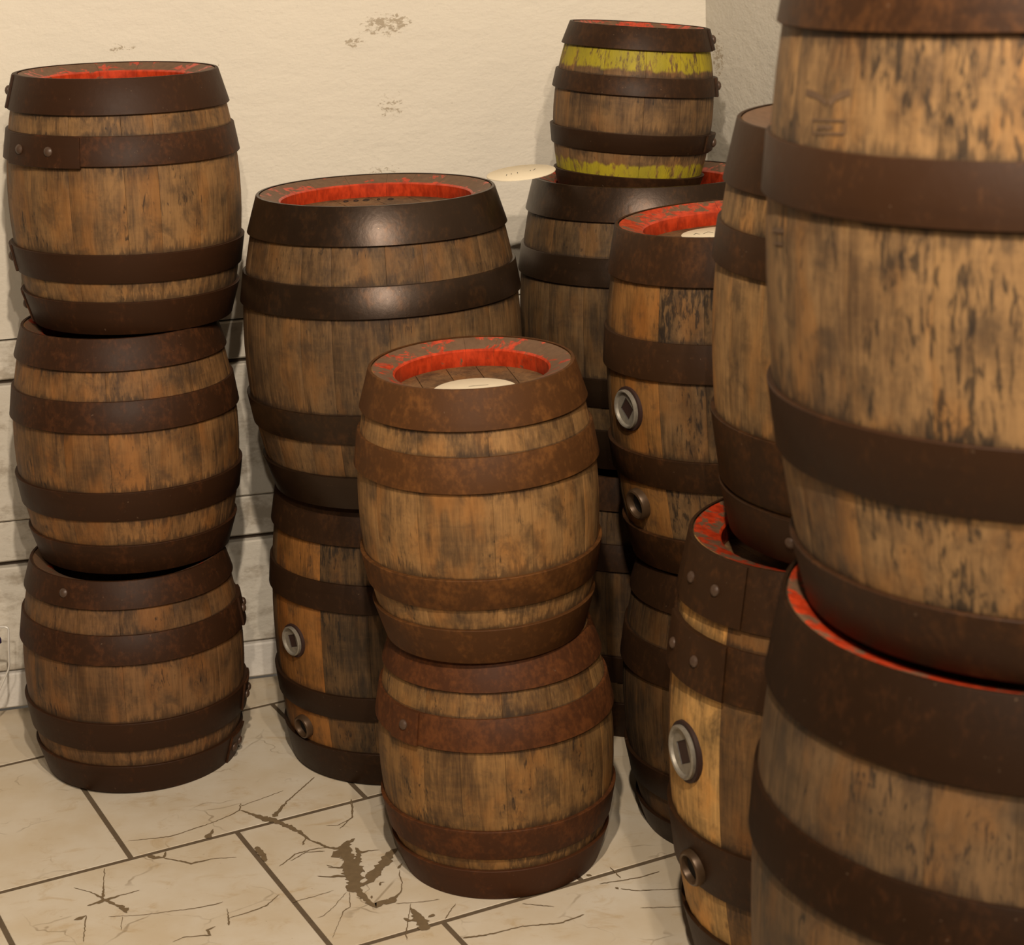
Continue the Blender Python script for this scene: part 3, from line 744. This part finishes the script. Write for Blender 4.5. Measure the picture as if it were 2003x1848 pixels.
def build_barrel(key):
    P = B[key]
    P.setdefault('open', 0.80); P.setdefault('rec', 0.034)
    if P.get('on'): settle(P, B[P['on']])
    h, rr, rb = P['h'], P['rr'], P['rb']
    e = empty('keg' if h < 0.44 else 'barrel', axis_frame(P))
    tag(e, P['label'], 'keg' if h < 0.44 else 'barrel', 'stacked wooden barrels')
    rnd = random.Random(P['seed'])
    fr = P['fr']
    edges = [fr[k] * h for k in range(6)]
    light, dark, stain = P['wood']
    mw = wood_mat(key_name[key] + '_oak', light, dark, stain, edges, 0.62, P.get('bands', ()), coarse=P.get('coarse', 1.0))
    mc, mr = paint_pair(key_name[key] + '_red', *P['paint'])
    mats = [mw, mc, mr]
    # staves, uneven widths; fixed joints where the photograph shows them, one wide stave around a bung
    fixed = [R(j) for j in P.get('joints', ())]
    pale = None
    if 'bung' in P:
        pale = R(P['bung'][0]); fixed += [pale - R(18.5), pale + R(18.5)]
        mp = wood_mat(key_name[key] + '_bung_stave', P['pale'], tuple(x * 0.42 for x in P['pale']), 0.05, edges, 0.5)
    if fixed:
        fixed = sorted(x % (2 * math.pi) for x in fixed)
    else:
        fixed = [rnd.uniform(0, 1)]
    joints = []
    base_w = 2 * math.pi / P['n']
    for i, a in enumerate(fixed):
        b = fixed[(i + 1) % len(fixed)]
        span = (b - a) % (2 * math.pi) or 2 * math.pi
        ispale = pale is not None and abs(((a + span / 2 - pale) + math.pi) % (2 * math.pi) - math.pi) < R(2)
        cnt = 1 if ispale or span < base_w * 1.75 else max(1, round(span / base_w))
        ws = [rnd.uniform(0.7, 1.35) for _ in range(cnt)]
        s = sum(ws); x = a
        for w in ws:
            joints.append((x, x + span * w / s, ispale)); x += span * w / s
    for a, b, isp in joints:
        st = stave(e, P, a, b, [mp, mc, mr] if isp else mats)
        if isp: st['label'] = 'paler stave around the steel bung'
    # head boards inside the top recess
    ri = rr * P['open'] + 0.0015
    zt = h - 0.011 - P['rec'] + 0.004
    nb = 5
    ang = rnd.uniform(-0.5, 0.5)
    xs = [-ri, -ri * 0.62, -ri * 0.18, ri * 0.22, ri * 0.6, ri]
    for k in range(nb):
        x0, x1 = xs[k] + 0.0006, xs[k + 1] - 0.0006
        pts = []
        for s in range(9):
            x = x0 + (x1 - x0) * s / 8; pts.append((x, -math.sqrt(max(0, ri * ri - x * x))))
        for s in range(9):
            x = x1 + (x0 - x1) * s / 8; pts.append((x, math.sqrt(max(0, ri * ri - x * x))))
        ca, sa = math.cos(ang), math.sin(ang)
        pts = [(x * ca - y * sa, x * sa + y * ca) for x, y in pts]
        m = len(pts)
        vv = [(x, y, zt) for x, y in pts] + [(x, y, zt - 0.016) for x, y in pts]
        fc = [tuple(range(m)), tuple(range(2 * m - 1, m - 1, -1))] + [(i, m + i, m + (i + 1) % m, (i + 1) % m) for i in range(m)]
        mesh_obj('head_board', vv, fc, [m_head], e, False)
    # iron hoops
    zs = [(fr[0] * h, h + 0.0012), (fr[2] * h, fr[1] * h), (fr[4] * h, fr[3] * h), (0.0, fr[5] * h)]
    mh = HOOP[P['hoop']]
    for k, (z0, z1) in enumerate(zs):
        wob = 0.0 if k in (0, 3) else 0.0012
        w = (wob, rnd.uniform(0, 6), rnd.uniform(0, 6))
        hp = ring('hoop', e, band_loop(P, z0, z1, 0.0, 0.0042), mh, seg=96, wob=w)
        for lap in P.get('laps', {}).get(k, ()):
            a, cnt = R(lap[0]), lap[1]
            half = R(lap[2]) if len(lap) > 2 else R(11)
            q = -0.0035 if k == 1 else 0.003
            if half > 0: ring('lap_plate', hp, band_loop(P, z0 + max(q, -z0) * 0.6, z1 - 0.001, 0.0035, 0.0078), mh, a - half, a + half, 10)
            zc = (z0 + z1) / 2
            slope = math.atan2(prof(z0 / h, rr, rb) - prof(z1 / h, rr, rb), z1 - z0)
            rad = prof(zc / h, rr, rb) + (0.0082 if half > 0 else 0.0045)
            spread = [0.0] if cnt == 1 else [-0.55, 0.30]
            for s in spread:
                lathe_on('rivet', hp, a + s * half, zc, rad, [(0.0085, -0.001), (0.0082, 0.0018), (0.006, 0.0042), (0.0028, 0.0056), (0.0, 0.0058)], m_rivet, 12, slope)
    if 'bung' in P:
        a, z, RR, turn = P['bung']
        fz = z / h; slope = math.atan2((rb - rr) * 8 * (fz - 0.5) / h * 0.5, 1)
        rad = prof(fz, rr, rb)
        lathe_on('bung_seal', e, R(a), z, rad, [(RR * 1.16, -0.005), (RR * 1.14, 0.0022), (RR * 1.02, 0.0030), (RR * 0.9, 0.002)], m_seal, 32, slope)
        square_socket(e, R(a), z, rad + 0.0034, RR, slope, m_steel, m_dark, turn)
        a, z, RR = P['tap']
        fz = z / h; slope = -math.atan2((rb - rr) * 4 * abs(2 * fz - 1) / h, 1)
        rad = prof(fz, rr, rb) + (0.004 if key == 'F2' else 0.0)
        tb = lathe_on('tap_bushing', e, R(a), z, rad, [(RR, -0.006), (RR, 0.006), (RR * 0.94, 0.010), (RR * 0.84, 0.0115), (RR * 0.74, 0.010), (RR * 0.66, 0.004), (RR * 0.64, -0.004)], m_brass, 32, slope)
        tb['label'] = 'round bronze tap bushing with a dark hole'
        lathe_on('tap_hole', tb, R(a), z, rad, [(RR * 0.66, 0.0015), (RR * 0.3, 0.0005), (0.0, 0.0005)], m_pit, 24, slope)
    return e

key_name = {k: n for k, n in zip(B, ['left_bottom', 'left_middle', 'left_top', 'wide_lower', 'wide_upper', 'front_lower', 'front_upper', 'corner_bottom',
    'corner_wide', 'corner_small', 'dim_lower', 'streaked', 'honey', 'pale_slim', 'near_lower', 'near_upper'])}
m_head = wood_mat('head_oak', (0.21, 0.13, 0.078), (0.075, 0.045, 0.028), 0.2)
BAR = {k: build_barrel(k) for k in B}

# burnt brand marks on the near upper barrel
m_brand = plain_mat('burnt_brand', (0.115, 0.066, 0.034), 0.8, 0, 0.4, 120)
def surf_ribbon(name, key, pts, w, mat):
    P = B[key]; vv, fc = [], []
    dense = []
    for (a, z), (c, y) in zip(pts[:-1], pts[1:]):
        for s in range(4): dense.append((a + (c - a) * s / 4, z + (y - z) * s / 4))
    dense.append(pts[-1])
    for i, (a, z) in enumerate(dense):
        o, q = dense[max(i - 1, 0)], dense[min(i + 1, len(dense) - 1)]
        rad = prof(z / P['h'], P['rr'], P['rb']) + 0.0006
        t = Vector((R(q[0] - o[0]) * rad, q[1] - o[1])).normalized()
        for sgn in (1, -1):
            da = -t.y * w * 0.5 * sgn / rad; dz = t.x * w * 0.5 * sgn
            vv.append((rad * math.cos(R(a) + da), rad * math.sin(R(a) + da), z + dz))
        if i: fc.append((2 * i - 2, 2 * i - 1, 2 * i + 1, 2 * i))
    return mesh_obj(name, vv, fc, [mat], BAR[key], False)
for pts, w in (([(-162.64, 0.552), (-160.36, 0.5515), (-157.61, 0.5493), (-155.4, 0.5445)], 0.0065),
               ([(-149.21, 0.5568), (-151.12, 0.5543), (-153.01, 0.5505), (-154.75, 0.5442)], 0.0065),
               ([(-159.48, 0.5276), (-149.79, 0.5307), (-149.84, 0.5185), (-158.86, 0.5154), (-159.48, 0.5276)], 0.0022),
               ([(-157.69, 0.5217), (-153.12, 0.5232)], 0.004),
               ([(-175.33, 0.4095), (-168.42, 0.4145)], 0.005), ([(-174.04, 0.3971), (-169.13, 0.4006)], 0.003)):
    surf_ribbon('brand_mark', 'G1', pts, w, m_brand)

# ------------------------------------------------------------------ cream paper discs with pencil strokes
m_paper = plain_mat('cream_card', (0.80, 0.70, 0.52), 0.8, 0, 0.04, 20)
def card_disc(mat4, rad, strokes, label):
    n = 40
    vv = [(0, 0, 0.0016)]
    for z, r in ((0.0016, rad - 0.0006), (0.0011, rad), (0.0, rad)):
        vv += [(r * math.cos(2 * math.pi * k / n), r * math.sin(2 * math.pi * k / n), z) for k in range(n)]
    fc = [(0, 1 + k, 1 + (k + 1) % n) for k in range(n)]
    for j in range(2):
        for k in range(n):
            d = (k + 1) % n
            fc.append((1 + j * n + k, 1 + (j + 1) * n + k, 1 + (j + 1) * n + d, 1 + j * n + d))
    fc.append(tuple(1 + 2 * n + k for k in range(n - 1, -1, -1)))
    e = mesh_obj('card_disc', vv, fc, [m_paper], None, True, auto=40)
    e.matrix_world = mat4
    tag(e, label, 'disc', 'cream card discs on the barrels')
    for (x0, y0, x1, y1) in strokes:
        d = Vector((x1 - x0, y1 - y0)).normalized() * 0.0006; q = Vector((-d.y, d.x))
        vv = [(x0 + q.x, y0 + q.y, 0.0019), (x0 - q.x, y0 - q.y, 0.0019), (x1 - q.x, y1 - q.y, 0.0019), (x1 + q.x, y1 + q.y, 0.0019)]
        mesh_obj('pencil_stroke', vv, [(0, 1, 2, 3)], [m_ink], e, False)
    return e
# on the head of the front keg
P = B['C1']
card_disc(axis_frame(P) @ Matrix.Translation((0.004, -0.026, P['h'] - 0.011 - P['rec'] + 0.0046)), 0.066, [(-0.02, -0.01, 0.005, -0.006), (-0.01, 0.02, 0.02, 0.024)],
          'cream card disc lying in the red recess of the central front keg')
P = B['E1']
card_disc(axis_frame(P) @ Matrix.Translation((-0.020, 0.055, P['h'] - 0.011 - P['rec'] + 0.0046)), 0.066,
          [(-0.046, 0.000, -0.041, 0.014), (-0.041, 0.014, -0.036, 0.002), (-0.030, 0.004, -0.020, 0.020), (-0.020, 0.020, -0.014, 0.006)],
          'cream card disc in the red recess of the black-streaked barrel at right')
# bridging the rims of the two wide barrels
zd = Vector((-0.07, -0.06, 1.0)).normalized(); xd = (Vector((1, 0.35, 0)) - zd * Vector((1, 0.35, 0)).dot(zd)).normalized(); yd = zd.cross(xd)
mid = Vector((0.038, 3.46, 1.0495))
card_disc(Matrix(((xd.x, yd.x, zd.x, mid.x), (xd.y, yd.y, zd.y, mid.y), (xd.z, yd.z, zd.z, mid.z), (0, 0, 0, 1))), 0.0615,
          [(-0.030, -0.006, -0.026, 0.003), (-0.020, -0.004, -0.017, 0.004), (-0.008, -0.004, -0.005, 0.005), (0.016, -0.004, 0.019, 0.004), (0.022, -0.003, 0.030, 0.007)],
          'cream card disc bridging the rims of the two wide barrels by the wall')

# stamped letters on the head of the wide red-topped barrel
P = B['B1']
zt = P['h'] - 0.011 - P['rec'] + 0.0046
for x, w in ((-0.062, 0.010), (-0.044, 0.010), (-0.026, 0.013), (-0.004, 0.006), (0.018, 0.012)):
    vv = []
    y0 = 0.132
    for s in range(10):
        t = 2 * math.pi * s / 10
        vv.append((x + w * 0.5 * math.cos(t), y0 + 0.013 * math.sin(t) - abs(x) * 0.18, zt))
    for s in range(10):
        t = 2 * math.pi * s / 10
        vv.append((x + w * 0.16 * math.cos(t), y0 + 0.005 * math.sin(t) - abs(x) * 0.18, zt))
    mesh_obj('stamped_letter', vv, [(s, (s + 1) % 10, 10 + (s + 1) % 10, 10 + s) for s in range(10)], [m_pit], BAR['B1'], False)

# ------------------------------------------------------------------ wire rack reaching in at the left edge
m_wire = plain_mat('white_wire', (0.75, 0.72, 0.66), 0.35, 0.2, 0.1, 40)
m_purple = plain_mat('purple_cloth', (0.030, 0.012, 0.075), 0.8, 0, 0.4, 60)
def tube(name, pts, r, mat, parent):
    vv, fc = [], []
    seg = 8
    for i, p in enumerate(pts):
        p = Vector(p); a = Vector(pts[max(i - 1, 0)]); b = Vector(pts[min(i + 1, len(pts) - 1)])
        t = (b - a).normalized(); s = t.cross(Vector((0.3, 1, 0.1))).normalized(); w = t.cross(s)
        for k in range(seg):
            q = 2 * math.pi * k / seg
            vv.append(tuple(p + (s * math.cos(q) + w * math.sin(q)) * r))
    for i in range(len(pts) - 1):
        for k in range(seg):
            d = (k + 1) % seg
            fc.append((i * seg + k, i * seg + d, (i + 1) * seg + d, (i + 1) * seg + k))
    fc.append(tuple(range(seg - 1, -1, -1))); fc.append(tuple((len(pts) - 1) * seg + k for k in range(seg)))
    return mesh_obj(name, vv, fc, [mat], parent)
rack = empty('wire_rack', Matrix.Translation((-1.12, 3.47, 0.0)))
tag(rack, 'thin white bent wire rack with dark purple cloth at the far left edge', 'rack')
def loop_pts(y):
    return [(-0.16, y, 0.002), (-0.16, y, 0.224), (-0.155, y, 0.2295), (0.146, y, 0.2295), (0.1515, y, 0.2285), (0.1535, y, 0.2245), (0.1466, y, 0.152), (0.144, y, 0.142), (0.1235, y, 0.104), (0.080, y, 0.030), (0.06, y, 0.002), (-0.16, y, 0.002)]
tube('wire_loop', loop_pts(0.0), 0.0019, m_wire, rack)
tube('wire_loop', loop_pts(-0.10), 0.0019, m_wire, rack).location = (-0.06, 0, 0)
for z in (0.2295,):
    tube('wire_crossbar', [(-0.12, 0.0, z), (-0.14, -0.05, z), (-0.18, -0.10, z)], 0.0019, m_wire, rack)
vv, fc = [], []
for j in range(9):
    t = j / 8; r = 0.055 * math.sin(math.pi * (0.12 + 0.76 * t)) + 0.008 * math.sin(9 * t)
    for k in range(16):
        a = 2 * math.pi * k / 16
        rr_ = r * (1 + 0.10 * math.sin(5 * a + 3 * t))
        vv.append((0.088 + rr_ * math.cos(a), -0.02 + 0.4 * rr_ * math.sin(a), 0.189 + 0.066 * t))
for j in range(8):
    for k in range(16):
        d = (k + 1) % 16
        fc.append((j * 16 + k, j * 16 + d, (j + 1) * 16 + d, (j + 1) * 16 + k))
fc.append(tuple(range(15, -1, -1))); fc.append(tuple(8 * 16 + k for k in range(16)))
mesh_obj('purple_cloth', vv, fc, [m_purple], rack)
